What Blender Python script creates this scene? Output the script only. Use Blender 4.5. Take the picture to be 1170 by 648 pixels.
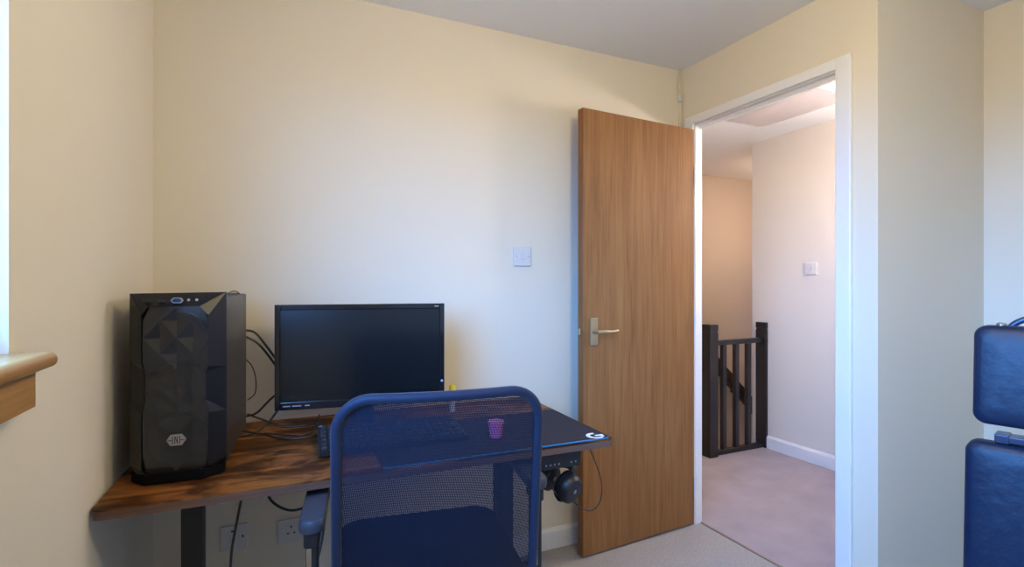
import bpy, bmesh, math, random
from mathutils import Vector, Matrix, Euler
random.seed(7)
for o in list(bpy.data.objects): bpy.data.objects.remove(o)
scene = bpy.context.scene
COL = scene.collection
R = math.radians

# ------------------------------------------------------------------ camera, world, exposure
CAM_H = 1.21
cam_d = bpy.data.cameras.new('camera'); cam = bpy.data.objects.new('camera', cam_d); COL.objects.link(cam)
cam_d.sensor_fit = 'HORIZONTAL'; cam_d.sensor_width = 36.0; cam_d.lens = 592.0 / 1170.0 * 36.0
cam_d.clip_start = 0.02; cam_d.shift_y = 0.0005
cam.location = (0, 0, CAM_H); cam.rotation_euler = (R(90), 0, -R(24.597))
scene.camera = cam
vs = scene.view_settings
vs.view_transform = 'Standard'; vs.look = 'None'; vs.gamma = 1.0; vs.use_curve_mapping = False; vs.exposure = 2.6

SKY = (0.115, 0.385, 1.0); SKY_K = 6.6
GROUND = (0.98, 0.94, 1.0); GROUND_K = 0.56
w = bpy.data.worlds.new('daylight'); scene.world = w; w.use_nodes = True
nt = w.node_tree; nt.nodes.clear()
wo = nt.nodes.new('ShaderNodeOutputWorld'); bg = nt.nodes.new('ShaderNodeBackground')
tc = nt.nodes.new('ShaderNodeTexCoord'); sp = nt.nodes.new('ShaderNodeSeparateXYZ')
rp = nt.nodes.new('ShaderNodeValToRGB')
mp = nt.nodes.new('ShaderNodeMapRange'); mp.inputs['From Min'].default_value = -1; mp.inputs['From Max'].default_value = 1
nt.links.new(tc.outputs['Generated'], sp.inputs[0]); nt.links.new(sp.outputs['Z'], mp.inputs['Value'])
nt.links.new(mp.outputs[0], rp.inputs[0]); nt.links.new(rp.outputs[0], bg.inputs[0]); nt.links.new(bg.outputs[0], wo.inputs[0])
e = rp.color_ramp.elements
e[0].position = 0.49; e[0].color = tuple(c * GROUND_K / SKY_K for c in GROUND) + (1,)
e[1].position = 0.53; e[1].color = SKY + (1,)
bg.inputs['Strength'].default_value = SKY_K

# room numbers (metres, camera stands at x = y = 0)
XL, XR, YB, ZC = -0.372, 1.925, 2.089, 2.32
YR = -1.15            # wall behind the camera
YA, XA = 1.119, 2.625 # projecting wall beside the door, alcove side wall
DY0, DY1, DZ = 1.263, 1.987, 2.010   # door opening
WY0, WY1, WZ0, WZ1 = -0.40, 1.046, 1.085, 2.12   # window opening
HX, HZ, HY = 3.31, 2.283, 3.84       # hall side wall, hall ceiling, stairwell wall
WT = 0.043

def portal():
    d = bpy.data.lights.new('window_portal', 'AREA'); d.shape = 'RECTANGLE'
    d.size = WZ1 - WZ0; d.size_y = WY1 - WY0
    d.cycles.is_portal = True
    o = bpy.data.objects.new('window_portal', d); COL.objects.link(o)
    o.location = (XL - 0.10, (WY0 + WY1) / 2, (WZ0 + WZ1) / 2); o.rotation_euler = (0, -R(90), 0)
portal()

# ------------------------------------------------------------------ materials
MATS = {}
def mat(name, col, rough=0.5, metal=0.0, spec=0.5, bump=None, var=None, coat=0.0, emit=None, estr=0.0, scale=(1, 1, 1), sheen=0.0):
    """bump=(noise scale, strength, distance); var=(noise scale, second colour, contrast low, high)"""
    if name in MATS: return MATS[name]
    m = bpy.data.materials.new(name); m.use_nodes = True
    n = m.node_tree.nodes; l = m.node_tree.links; b = n['Principled BSDF']
    b.inputs['Base Color'].default_value = (*col, 1); b.inputs['Roughness'].default_value = rough
    b.inputs['Metallic'].default_value = metal; b.inputs['Specular IOR Level'].default_value = spec
    b.inputs['Coat Weight'].default_value = coat; b.inputs['Coat Roughness'].default_value = 0.08
    b.inputs['Sheen Weight'].default_value = sheen
    if emit: b.inputs['Emission Color'].default_value = (*emit, 1); b.inputs['Emission Strength'].default_value = estr
    if bump or var:
        t = n.new('ShaderNodeTexCoord'); mpn = n.new('ShaderNodeMapping'); mpn.inputs['Scale'].default_value = scale
        l.new(t.outputs['Object'], mpn.inputs[0])
    if var:
        nz = n.new('ShaderNodeTexNoise'); nz.inputs['Scale'].default_value = var[0]; nz.inputs['Detail'].default_value = 5
        l.new(mpn.outputs[0], nz.inputs['Vector'])
        cr = n.new('ShaderNodeValToRGB'); cr.color_ramp.elements[0].position = var[2]; cr.color_ramp.elements[1].position = var[3]
        cr.color_ramp.elements[0].color = (*col, 1); cr.color_ramp.elements[1].color = (*var[1], 1)
        l.new(nz.outputs['Fac'], cr.inputs[0]); l.new(cr.outputs[0], b.inputs['Base Color'])
    if bump:
        nb = n.new('ShaderNodeTexNoise'); nb.inputs['Scale'].default_value = bump[0]; nb.inputs['Detail'].default_value = 3
        l.new(mpn.outputs[0], nb.inputs['Vector'])
        bp = n.new('ShaderNodeBump'); bp.inputs['Strength'].default_value = bump[1]; bp.inputs['Distance'].default_value = bump[2]
        l.new(nb.outputs['Fac'], bp.inputs['Height']); l.new(bp.outputs[0], b.inputs['Normal'])
    MATS[name] = m
    return m

def wood(name, dark, light, axis, rough, fine=90.0, coat=0.0, cells=None):
    """streaky wood grain along one axis of the object"""
    m = bpy.data.materials.new(name); m.use_nodes = True
    n = m.node_tree.nodes; l = m.node_tree.links; b = n['Principled BSDF']
    b.inputs['Roughness'].default_value = rough; b.inputs['Coat Weight'].default_value = coat; b.inputs['Specular IOR Level'].default_value = 0.2
    t = n.new('ShaderNodeTexCoord')
    def streak(sc, st, det, dist):
        mpn = n.new('ShaderNodeMapping'); s = [sc, sc, sc]; s[axis] = sc * st; mpn.inputs['Scale'].default_value = s
        l.new(t.outputs['Object'], mpn.inputs[0])
        nz = n.new('ShaderNodeTexNoise'); nz.inputs['Scale'].default_value = 1.0; nz.inputs['Detail'].default_value = det
        nz.inputs['Roughness'].default_value = 0.62; nz.inputs['Distortion'].default_value = dist
        l.new(mpn.outputs[0], nz.inputs['Vector'])
        return nz.outputs['Fac']
    a1 = streak(fine, 0.03, 4, 0.2); a2 = streak(fine * 0.14, 0.07, 3, 0.9)
    mx = n.new('ShaderNodeMath'); mx.operation = 'ADD'; l.new(a1, mx.inputs[0]); l.new(a2, mx.inputs[1])
    hf = n.new('ShaderNodeMath'); hf.operation = 'MULTIPLY'; hf.inputs[1].default_value = 0.5; l.new(mx.outputs[0], hf.inputs[0])
    cr = n.new('ShaderNodeValToRGB'); cr.color_ramp.elements[0].position = 0.36; cr.color_ramp.elements[1].position = 0.64
    cr.color_ramp.elements[0].color = (*dark, 1); cr.color_ramp.elements[1].color = (*light, 1)
    l.new(hf.outputs[0], cr.inputs[0])
    out = cr.outputs[0]
    if cells:   # printed boards of different tone and burnt patches
        br = n.new('ShaderNodeTexBrick'); br.inputs['Scale'].default_value = 1.0
        br.inputs['Brick Width'].default_value = cells[0]; br.inputs['Row Height'].default_value = cells[1]
        br.inputs['Mortar Size'].default_value = 0.0; br.offset = 0.37; br.offset_frequency = 2
        br.inputs['Color1'].default_value = (0.50, 0.42, 0.38, 1); br.inputs['Color2'].default_value = (1.35, 1.3, 1.2, 1)
        mpb = n.new('ShaderNodeMapping'); mpb.inputs['Location'].default_value = (0.29, 0.68, 0)
        l.new(t.outputs['Object'], mpb.inputs[0]); l.new(mpb.outputs[0], br.inputs['Vector'])
        mm = n.new('ShaderNodeMix'); mm.data_type = 'RGBA'; mm.blend_type = 'MULTIPLY'; mm.inputs['Factor'].default_value = 0.8
        l.new(out, mm.inputs['A']); l.new(br.outputs['Color'], mm.inputs['B'])
        a3 = streak(11.0, 0.42, 5, 0.8)
        c3 = n.new('ShaderNodeValToRGB'); c3.color_ramp.elements[0].position = 0.43; c3.color_ramp.elements[1].position = 0.58
        c3.color_ramp.elements[0].color = (0.14, 0.11, 0.10, 1); c3.color_ramp.elements[1].color = (1.1, 1.05, 1.0, 1)
        l.new(a3, c3.inputs[0])
        m2 = n.new('ShaderNodeMix'); m2.data_type = 'RGBA'; m2.blend_type = 'MULTIPLY'; m2.inputs['Factor'].default_value = 0.9
        l.new(mm.outputs['Result'], m2.inputs['A']); l.new(c3.outputs[0], m2.inputs['B'])
        out = m2.outputs['Result']
    l.new(out, b.inputs['Base Color'])
    bp = n.new('ShaderNodeBump'); bp.inputs['Strength'].default_value = 0.12; bp.inputs['Distance'].default_value = 0.002
    l.new(a1, bp.inputs['Height']); l.new(bp.outputs[0], b.inputs['Normal'])
    MATS[name] = m
    return m

CREAM = mat('cream_paint', (0.76, 0.68, 0.545), 0.75, spec=0.25, bump=(60, 0.08, 0.002))
HALLP = mat('hall_paint', (0.77, 0.70, 0.62), 0.75, spec=0.25, bump=(60, 0.08, 0.002))
CEILP = mat('ceiling_paint', (0.80, 0.80, 0.80), 0.85, spec=0.2, bump=(90, 0.1, 0.002))
GLOSS = mat('white_gloss', (0.82, 0.80, 0.78), 0.32, spec=0.5)
CARPET = mat('beige_carpet', (0.36, 0.325, 0.30), 0.95, spec=0.1, bump=(380, 0.9, 0.006), var=(120, (0.50, 0.46, 0.43), 0.3, 0.7), sheen=0.2)
HCARPET = mat('mauve_cast_carpet', (0.39, 0.32, 0.345), 0.95, spec=0.1, bump=(380, 0.9, 0.006), var=(6, (0.47, 0.39, 0.42), 0.3, 0.7), sheen=0.2)  # same carpet as the bedroom; the landing's mauve light is put into the colour
OAK = wood('oak_veneer', (0.20, 0.088, 0.028), (0.32, 0.158, 0.060), 2, 0.6, 110, 0.0)
OAKY = wood('oak_sill', (0.36, 0.18, 0.06), (0.55, 0.31, 0.12), 1, 0.3, 80, 0.3)
OAKE = wood('oak_edge', (0.20, 0.075, 0.022), (0.27, 0.11, 0.035), 2, 0.4, 120, 0.1)
RUSTIC = wood('rustic_laminate', (0.13, 0.045, 0.012), (0.50, 0.215, 0.058), 0, 0.5, 45, 0.0, cells=(0.62, 0.34))
RUSTEDGE = wood('rustic_edge', (0.085, 0.045, 0.03), (0.17, 0.10, 0.075), 0, 0.5, 60)
BLKSTEEL = mat('black_steel', (0.012, 0.012, 0.013), 0.45, spec=0.5)
BLKPLAS = mat('black_plastic', (0.014, 0.014, 0.016), 0.4)
PCPLAS = mat('case_plastic', (0.007, 0.007, 0.009), 0.30, spec=0.34)
PCSIDE = mat('case_side_steel', (0.045, 0.040, 0.038), 0.33, metal=0.3, spec=0.5)
GLOSSBLK = mat('gloss_black', (0.006, 0.006, 0.008), 0.12, spec=0.6)
SCREEN = mat('dark_screen', (0.003, 0.006, 0.009), 0.22, spec=0.5)
FANM = mat('fan_plastic', (0.035, 0.040, 0.060), 0.4)
PLINTH = mat('matt_black_plinth', (0.003, 0.003, 0.003), 0.8, spec=0.1)
SILVER = mat('silver_badge', (0.30, 0.28, 0.26), 0.4, metal=0.5)
GREYMARK = mat('grey_print', (0.35, 0.37, 0.42), 0.4)
BRASS = mat('aged_brass', (0.50, 0.42, 0.27), 0.35, metal=0.85)
CHROME = mat('chrome', (0.65, 0.64, 0.62), 0.18, metal=1.0)
PLATE = mat('white_switch_plastic', (0.66, 0.64, 0.62), 0.35)
DARKHOLE = mat('dark_hole', (0.02, 0.02, 0.02), 0.7)
MATTOP = mat('mouse_mat_cloth', (0.020, 0.019, 0.028), 0.75, spec=0.3, bump=(900, 0.4, 0.001))
MATEDGE = mat('blue_stitching', (0.012, 0.155, 0.34), 0.6)
WHITEP = mat('white_print', (0.80, 0.82, 0.86), 0.5)
NAVYFR = mat('navy_fabric_frame', (0.005, 0.011, 0.032), 0.6, spec=0.28, bump=(700, 0.5, 0.001), sheen=0.12)
SEATF = mat('black_seat_fabric', (0.008, 0.009, 0.014), 0.85, spec=0.2, bump=(500, 0.5, 0.001))
ARMG = mat('grey_arm_plastic', (0.045, 0.05, 0.068), 0.42)
LEATHER = mat('navy_vinyl', (0.004, 0.016, 0.048), 0.42, spec=0.36, bump=(26, 0.35, 0.006))
BENCHST = mat('bench_steel', (0.05, 0.08, 0.15), 0.3, metal=0.6)
DARKWOOD = mat('dark_stained_wood', (0.016, 0.013, 0.014), 0.35, spec=0.5, bump=(40, 0.1, 0.001))
UPVC = mat('white_upvc', (0.85, 0.86, 0.88), 0.25)
CORDM = mat('cream_cable', (0.62, 0.55, 0.42), 0.5)
PINK = mat('pink_plastic', (0.75, 0.16, 0.42), 0.4)
YELLOW = mat('yellow_plastic', (0.90, 0.72, 0.02), 0.4)
BLUEUSB = mat('pale_blue_plastic', (0.35, 0.48, 0.85), 0.35)
KEYM = mat('key_plastic', (0.022, 0.024, 0.034), 0.5)
OPAL = mat('opal_bulb', (0.9, 0.85, 0.75), 0.5, emit=(1.0, 0.94, 0.97), estr=26.5)

OPAL3 = mat('opal_stair_globe', (0.9, 0.85, 0.75), 0.5, emit=(1.0, 0.69, 0.515), estr=6.6)
OPAL_FILL = mat('opal_fill_globe', (0.9, 0.88, 0.82), 0.5, emit=(1.0, 0.81, 0.40), estr=9.1)  # glow of the fill globe added in the bedroom

def glass_mat():
    m = bpy.data.materials.new('window_glass'); m.use_nodes = True; n = m.node_tree.nodes; l = m.node_tree.links; n.clear()
    o = n.new('ShaderNodeOutputMaterial'); mx = n.new('ShaderNodeMixShader'); tr = n.new('ShaderNodeBsdfTransparent'); gl = n.new('ShaderNodeBsdfGlossy')
    gl.inputs['Roughness'].default_value = 0.02; lw = n.new('ShaderNodeLayerWeight'); lw.inputs[0].default_value = 0.5
    pw = n.new('ShaderNodeMath'); pw.operation = 'POWER'; pw.inputs[1].default_value = 5.0; l.new(lw.outputs['Facing'], pw.inputs[0])
    fr = n.new('ShaderNodeMath'); fr.operation = 'MULTIPLY_ADD'; fr.inputs[1].default_value = 0.92; fr.inputs[2].default_value = 0.04; l.new(pw.outputs[0], fr.inputs[0])
    l.new(fr.outputs[0], mx.inputs[0]); l.new(tr.outputs[0], mx.inputs[1]); l.new(gl.outputs[0], mx.inputs[2]); l.new(mx.outputs[0], o.inputs[0])
    return m
GLASS = glass_mat()
def plexi_mat():
    m = bpy.data.materials.new('smoked_plexi'); m.use_nodes = True; n = m.node_tree.nodes; l = m.node_tree.links
    b = n['Principled BSDF']; b.inputs['Base Color'].default_value = (0.012, 0.012, 0.014, 1); b.inputs['Roughness'].default_value = 0.12
    b.inputs['Specular IOR Level'].default_value = 0.7; b.inputs['Alpha'].default_value = 0.80
    return m
PLEXI = plexi_mat()
def mesh_fabric():
    """woven office-chair mesh: threads with real see-through holes between them"""
    m = bpy.data.materials.new('navy_mesh_fabric'); m.use_nodes = True; n = m.node_tree.nodes; l = m.node_tree.links
    b = n['Principled BSDF']; b.inputs['Base Color'].default_value = (0.003, 0.007, 0.022, 1); b.inputs['Roughness'].default_value = 0.7
    b.inputs['Specular IOR Level'].default_value = 0.25; b.inputs['Sheen Weight'].default_value = 0.04
    t = n.new('ShaderNodeTexCoord'); mpn = n.new('ShaderNodeMapping'); mpn.inputs['Rotation'].default_value = (0, R(38), 0)
    l.new(t.outputs['Object'], mpn.inputs[0])
    s = n.new('ShaderNodeSeparateXYZ'); l.new(mpn.outputs[0], s.inputs[0])
    def wave(sock, pitch):
        mu = n.new('ShaderNodeMath'); mu.operation = 'MULTIPLY'; mu.inputs[1].default_value = 2 * math.pi / pitch
        si = n.new('ShaderNodeMath'); si.operation = 'SINE'; l.new(sock, mu.inputs[0]); l.new(mu.outputs[0], si.inputs[0])
        return si.outputs[0]
    a = wave(s.outputs['X'], 0.0046); c = wave(s.outputs['Z'], 0.0046)
    mul = n.new('ShaderNodeMath'); mul.operation = 'MULTIPLY'; l.new(a, mul.inputs[0]); l.new(c, mul.inputs[1])
    gt = n.new('ShaderNodeMath'); gt.operation = 'GREATER_THAN'; gt.inputs[1].default_value = 0.36; l.new(mul.outputs[0], gt.inputs[0])
    inv = n.new('ShaderNodeMath'); inv.operation = 'SUBTRACT'; inv.inputs[0].default_value = 1.0; l.new(gt.outputs[0], inv.inputs[1])
    l.new(inv.outputs[0], b.inputs['Alpha'])
    return m
MESHF = mesh_fabric()

# ------------------------------------------------------------------ geometry helpers
def finish(name, bm, m, parent=None, smooth=False, loc=None, rot=None):
    bmesh.ops.recalc_face_normals(bm, faces=bm.faces)
    me = bpy.data.meshes.new(name); bm.to_mesh(me); bm.free()
    ms = m if isinstance(m, (list, tuple)) else [m]
    for q in ms: me.materials.append(q)
    if smooth:
        for p in me.polygons: p.use_smooth = True
        try: me.set_sharp_from_angle(angle=R(38))
        except Exception: pass
    o = bpy.data.objects.new(name, me); COL.objects.link(o)
    if parent: o.parent = parent
    if loc: o.location = loc
    if rot: o.rotation_euler = rot
    return o
def BM(): return bmesh.new()
def box(bm, x0, x1, y0, y1, z0, z1, bev=0.0, seg=2, mi=0):
    r = bmesh.ops.create_cube(bm, size=1.0); vs_ = r['verts']
    for v in vs_:
        v.co = Vector(((x0 + x1) / 2 + v.co.x * (x1 - x0), (y0 + y1) / 2 + v.co.y * (y1 - y0), (z0 + z1) / 2 + v.co.z * (z1 - z0)))
    fs = set(f for v in vs_ for f in v.link_faces)
    for f in fs: f.material_index = mi
    if bev > 0:
        es = list({ed for v in vs_ for ed in v.link_edges})
        bmesh.ops.bevel(bm, geom=es, offset=bev, segments=seg, profile=0.5, affect='EDGES')
    return bm
def prism(bm, poly, lo, hi, axis='z', mi=0):
    """extrude polygon; axis z: (x,y) poly, axis y: (x,z) poly, axis x: (y,z) poly"""
    def P(a, b, c): return {'z': (a, b, c), 'y': (a, c, b), 'x': (c, a, b)}[axis]
    A = [bm.verts.new(P(a, b, lo)) for a, b in poly]; B = [bm.verts.new(P(a, b, hi)) for a, b in poly]
    n = len(poly); fs = [bm.faces.new(A[::-1]), bm.faces.new(B)]
    for i in range(n): fs.append(bm.faces.new((A[i], A[(i + 1) % n], B[(i + 1) % n], B[i])))
    for f in fs: f.material_index = mi
    return bm
def smooth_path(pts, k=6, closed=False):
    P = [Vector(p) for p in pts]; out = []; n = len(P)
    rng = range(n if closed else n - 1)
    for i in rng:
        if closed: p0, p1, p2, p3 = P[(i - 1) % n], P[i], P[(i + 1) % n], P[(i + 2) % n]
        else: p0, p1, p2, p3 = P[max(i - 1, 0)], P[i], P[i + 1], P[min(i + 2, n - 1)]
        for j in range(k):
            t = j / k
            out.append(0.5 * ((2 * p1) + (p2 - p0) * t + (2 * p0 - 5 * p1 + 4 * p2 - p3) * t * t + (3 * p1 - p0 - 3 * p2 + p3) * t ** 3))
    if not closed: out.append(P[-1])
    return out
def tube(bm, pts, r, seg=8, closed=False, k=0, sx=1.0):
    P = smooth_path(pts, k, closed) if k else [Vector(p) for p in pts]
    n = len(P); rings = []
    t0 = (P[1] - P[0]).normalized(); up = Vector((0, 0, 1)) if abs(t0.z) < 0.9 else Vector((1, 0, 0))
    nrm = (up - t0 * up.dot(t0)).normalized()
    for i in range(n):
        if closed: t = (P[(i + 1) % n] - P[(i - 1) % n]).normalized()
        else: t = (P[min(i + 1, n - 1)] - P[max(i - 1, 0)]).normalized()
        nrm = (nrm - t * nrm.dot(t)).normalized(); bi = t.cross(nrm)
        rr = r[i * (len(r) - 1) // max(n - 1, 1)] if isinstance(r, (list, tuple)) else r
        rings.append([bm.verts.new(P[i] + (nrm * math.cos(2 * math.pi * j / seg) * sx + bi * math.sin(2 * math.pi * j / seg)) * rr) for j in range(seg)])
    m_ = n if closed else n - 1
    for i in range(m_):
        A, B = rings[i], rings[(i + 1) % n]
        for j in range(seg): bm.faces.new((A[j], A[(j + 1) % seg], B[(j + 1) % seg], B[j]))
    if not closed:
        bm.faces.new(rings[0][::-1]); bm.faces.new(rings[-1])
    return bm
def lathe(bm, prof, c=(0, 0, 0), seg=20, axis='z'):
    rings = []
    def P(r, a, h):
        x, y = r * math.cos(a), r * math.sin(a)
        v = {'z': (x, y, h), 'y': (x, h, y), 'x': (h, x, y)}[axis]
        return Vector(v) + Vector(c)
    for r, h in prof: rings.append([bm.verts.new(P(max(r, 1e-4), 2 * math.pi * j / seg, h)) for j in range(seg)])
    for i in range(len(rings) - 1):
        for j in range(seg): bm.faces.new((rings[i][j], rings[i][(j + 1) % seg], rings[i + 1][(j + 1) % seg], rings[i + 1][j]))
    bm.faces.new(rings[0][::-1]); bm.faces.new(rings[-1])
    return bm
def rrect(x0, x1, y0, y1, r, seg=6):
    if not isinstance(r, (list, tuple)): r = (r,) * 4
    out = []
    for (cx, cy, a0, q) in ((x1, y1, 0, r[0]), (x0, y1, 90, r[1]), (x0, y0, 180, r[2]), (x1, y0, 270, r[3])):
        sx = -1 if cx == x1 else 1; sy = -1 if cy == y1 else 1
        for i in range(seg + 1):
            a = R(a0 + 90 * i / seg); out.append((cx + sx * q + q * math.cos(a), cy + sy * q + q * math.sin(a)))
    return out
def thing(name, label, cat, loc=(0, 0, 0), rz=0.0, group=None):
    o = bpy.data.objects.new(name, None); COL.objects.link(o); o.empty_display_size = 0.1
    o.location = loc; o.rotation_euler = (0, 0, rz); tag(o, label, cat, group); return o
def tag(o, label, cat, group=None):
    o['label'] = label; o['category'] = cat
    if group: o['group'] = group
    return o
def struct(name, bm, m, label=None, cat=None, smooth=False):
    o = finish(name, bm, m, smooth=smooth); o['kind'] = 'structure'
    if label: o['label'] = label
    if cat: o['category'] = cat
    return o

# ------------------------------------------------------------------ the room shell
struct('floor', box(BM(), XL - 0.02, XR + 0.04, YR, YB + 0.02, -0.15, 0), CARPET, 'beige speckled carpet of the bedroom', 'floor')
bm = BM(); box(bm, XR + 0.04, XA + 0.02, YR, YA + 0.02, -0.15, 0); struct('floor_alcove', bm, CARPET, 'beige carpet of the alcove under the weight bench', 'floor')
bm = BM(); box(bm, XR + 0.04, HX + 0.02, YA + 0.10, 2.79, -0.2, 0); struct('floor_hall', bm, HCARPET, 'landing carpet beyond the doorway, mauve light cast in its colour', 'floor')
bm = BM(); box(bm, XL - 0.15, XA + 0.1, YR - 0.1, YB + 0.1, ZC, ZC + 0.1); struct('ceiling', bm, CEILP, 'pale grey bedroom ceiling', 'ceiling')
struct('wall_back', box(BM(), XL - 0.1, XR + WT, YB, YB + 0.1, -0.15, ZC), CREAM, 'cream wall behind the desk and monitor', 'wall')
bm = BM()
box(bm, XL - 0.10, XL, YR, WY0, 0, ZC); box(bm, XL - 0.10, XL, WY1, YB, 0, ZC)
box(bm, XL - 0.10, XL, WY0, WY1, 0, WZ0 - 0.025); box(bm, XL - 0.10, XL, WY0, WY1, WZ1, ZC)
struct('wall_left', bm, CREAM, 'cream window wall beside the computer tower', 'wall')
bm = BM()
box(bm, XR, XR + WT, DY1 + 0.03, YB, 0, ZC); box(bm, XR, XR + WT, YA, DY0 - 0.03, 0, ZC); box(bm, XR, XR + WT, DY0 - 0.03, DY1 + 0.03, DZ + 0.03, ZC)
struct('wall_right', bm, CREAM, 'cream wall around the open doorway', 'wall')
struct('wall_alcove_front', box(BM(), XR + WT, XA, YA, YA + 0.1, 0, ZC), CREAM, 'shaded cream return wall between doorway and alcove', 'wall')
struct('wall_alcove_side', box(BM(), XA, XA + 0.1, YR, YA + 0.1, 0, ZC), CREAM, 'cream alcove wall behind the weight bench', 'wall')
struct('wall_rear', box(BM(), XL - 0.10, XA + 0.1, YR - 0.1, YR, 0, ZC), CREAM)
# landing and stairwell
struct('wall_hall_side', box(BM(), HX, HX + 0.1, YA + 0.1, 2.83, -0.2, HZ), HALLP, 'pale landing wall with a light switch', 'wall')
struct('wall_hall_near', box(BM(), XA + 0.1, HX + 0.1, YA, YA + 0.1, -0.2, HZ + 0.1), HALLP)
struct('wall_stair_far', box(BM(), XR + WT - 0.1, 5.1, HY, HY + 0.1, -2.6, HZ), HALLP, 'warm cream stairwell wall behind the balusters', 'wall')
struct('wall_stair_near', box(BM(), HX + 0.1, 5.1, 2.73, 2.83, -2.6, HZ), HALLP)
struct('wall_stair_left', box(BM(), XR + WT - 0.1, XR + WT, YB + 0.1, HY, -2.6, HZ), HALLP)
struct('wall_stair_right', box(BM(), 5.0, 5.1, 2.83, HY, -2.6, HZ), HALLP)
struct('wall_stair_under', box(BM(), XR + WT, HX + 0.1, 2.73, 2.79, -2.6, -0.2), HALLP)
struct('floor_stair', box(BM(), XR, 5.1, 2.73, HY, -2.7, -2.6), HCARPET)
struct('ceiling_hall', box(BM(), XR + WT, 5.1, YA + 0.1, HY + 0.1, HZ, HZ + 0.1), CEILP, 'landing ceiling seen through the doorway', 'ceiling')

# skirting boards with a chamfered top
def skirt(name, x0, y0, x1, y1, nx, ny, h=0.092, t=0.016):
    L = math.hypot(x1 - x0, y1 - y0); ux, uy = (x1 - x0) / L, (y1 - y0) / L
    prof = [(0, 0), (t, 0), (t, h - 0.014), (t * 0.45, h), (0, h)]
    bm = BM()
    A = [bm.verts.new((x0 + nx * a, y0 + ny * a, b)) for a, b in prof]; B = [bm.verts.new((x1 + nx * a, y1 + ny * a, b)) for a, b in prof]
    bm.faces.new(A); bm.faces.new(B[::-1])
    for i in range(5): bm.faces.new((A[i], A[(i + 1) % 5], B[(i + 1) % 5], B[i]))
    return struct(name, bm, GLOSS)
skirt('baseboard_back', XL, YB, XR, YB, 0, -1)
skirt('baseboard_left', XL, YR, XL, YB - 0.016, 1, 0)
skirt('baseboard_right', XR, YA - 0.016, XR, DY0 - 0.062, -1, 0)
skirt('baseboard_alcove_front', XR, YA, XA, YA, 0, -1)
skirt('baseboard_alcove_side', XA, YR, XA, YA - 0.016, -1, 0)
skirt('baseboard_hall', HX, YA + 0.1, HX, 2.69, -1, 0)

# door architrave and lining
AW = 0.058
bm = BM()
def arch_leg(y0, y1, z1): box(bm, XR - 0.016, XR, y0, y1, 0, z1, 0.004, 2)
arch_leg(DY0 - AW, DY0, DZ + 0.046); arch_leg(DY1 + 0.004, DY1 + AW, DZ + 0.046)
box(bm, XR - 0.016, XR, DY0, DY1 + 0.004, DZ + 0.004, DZ + 0.046, 0.004, 2)
struct('trim_1', bm, GLOSS, 'white painted architrave framing the doorway', 'trim')
bm = BM()
box(bm, XR, XR + WT, DY0 - 0.03, DY0, 0, DZ + 0.03); box(bm, XR, XR + WT, DY1, DY1 + 0.03, 0, DZ + 0.03); box(bm, XR, XR + WT, DY0, DY1, DZ, DZ + 0.03)
box(bm, XR + 0.027, XR + WT, DY0, DY0 + 0.010, 0, DZ); box(bm, XR + 0.027, XR + WT, DY0, DY1, DZ - 0.016, DZ)
lin = struct('trim_2', bm, GLOSS, 'white door lining with stop bead inside the doorway', 'trim')
finish('strike_plate', box(BM(), XR - 0.004, XR + 0.026, DY0 - 0.001, DY0 + 0.0025, 0.95, 1.03), BRASS, lin)
bm = BM()
box(bm, XR + WT, XR + WT + 0.012, DY0 - AW, DY0 - 0.006, 0, DZ + AW, 0.003); box(bm, XR + WT, XR + WT + 0.012, DY1 + 0.02, DY1 + AW, 0, DZ + AW, 0.003); box(bm, XR + WT, XR + WT + 0.012, DY0 - 0.006, DY1 + 0.02, DZ + 0.01, DZ + AW, 0.003)
struct('trim_3', bm, GLOSS)
struct('trim_4', box(BM(), XR + 0.032, XR + 0.046, DY0, DY1, 0, 0.006, 0.002), mat('threshold_bar', (0.30, 0.22, 0.16), 0.5), 'thin threshold bar where the two carpets meet', 'trim')

# the open door leaf; local x runs from hinge to free edge, local -y faces the room
ang = math.atan2(1.939 - 1.985, 1.235 - 1.925)
door = bpy.data.objects.new('door_1', None); COL.objects.link(door)
door.location = (1.914, 1.9845, 0); door.rotation_euler = (0, 0, ang + math.pi)     # +x local points to hinge side
door['kind'] = 'structure'; tag(door, 'plain oak veneer door standing open against the back wall', 'door')
DW = 0.682
finish('leaf', box(BM(), -DW, 0, 0, 0.038, 0.008, 1.986, 0.0012, 1), OAK, door)
finish('lipping', box(BM(), -DW - 0.004, -DW, 0.0005, 0.0375, 0.008, 1.986, 0.001, 1), OAKE, door)
hx = -DW + 0.055
hp = finish('handle_plate', box(BM(), hx - 0.021, hx + 0.021, -0.006, 0, 0.936, 1.060, 0.003, 2), BRASS, door)
bm = BM(); lathe(bm, [(0.011, -0.006), (0.011, -0.012), (0.008, -0.016), (0.008, -0.045), (0.004, -0.048)], (hx, 0, 1.0), 16, 'y')
tube(bm, [(hx, -0.042, 1.0), (hx + 0.03, -0.045, 1.0), (hx + 0.06, -0.044, 0.998), (hx + 0.085, -0.042, 0.999), (hx + 0.108, -0.038, 1.002)], [0.0085, 0.0085, 0.0075, 0.0065, 0.0055], 10, k=4)
finish('lever', bm, BRASS, hp, True)
for zz in (0.948, 1.048):
    finish('screw', lathe(BM(), [(0.004, -0.0062), (0.0035, -0.0072)], (hx, 0, zz), 10, 'y'), BRASS, hp)
hp2 = finish('handle_plate', box(BM(), hx - 0.021, hx + 0.021, 0.038, 0.044, 0.936, 1.060, 0.003, 2), BRASS, door)
finish('latch', box(BM(), -DW - 0.010, -DW - 0.003, 0.012, 0.026, 0.985, 1.012, 0.002), BRASS, door)
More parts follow.
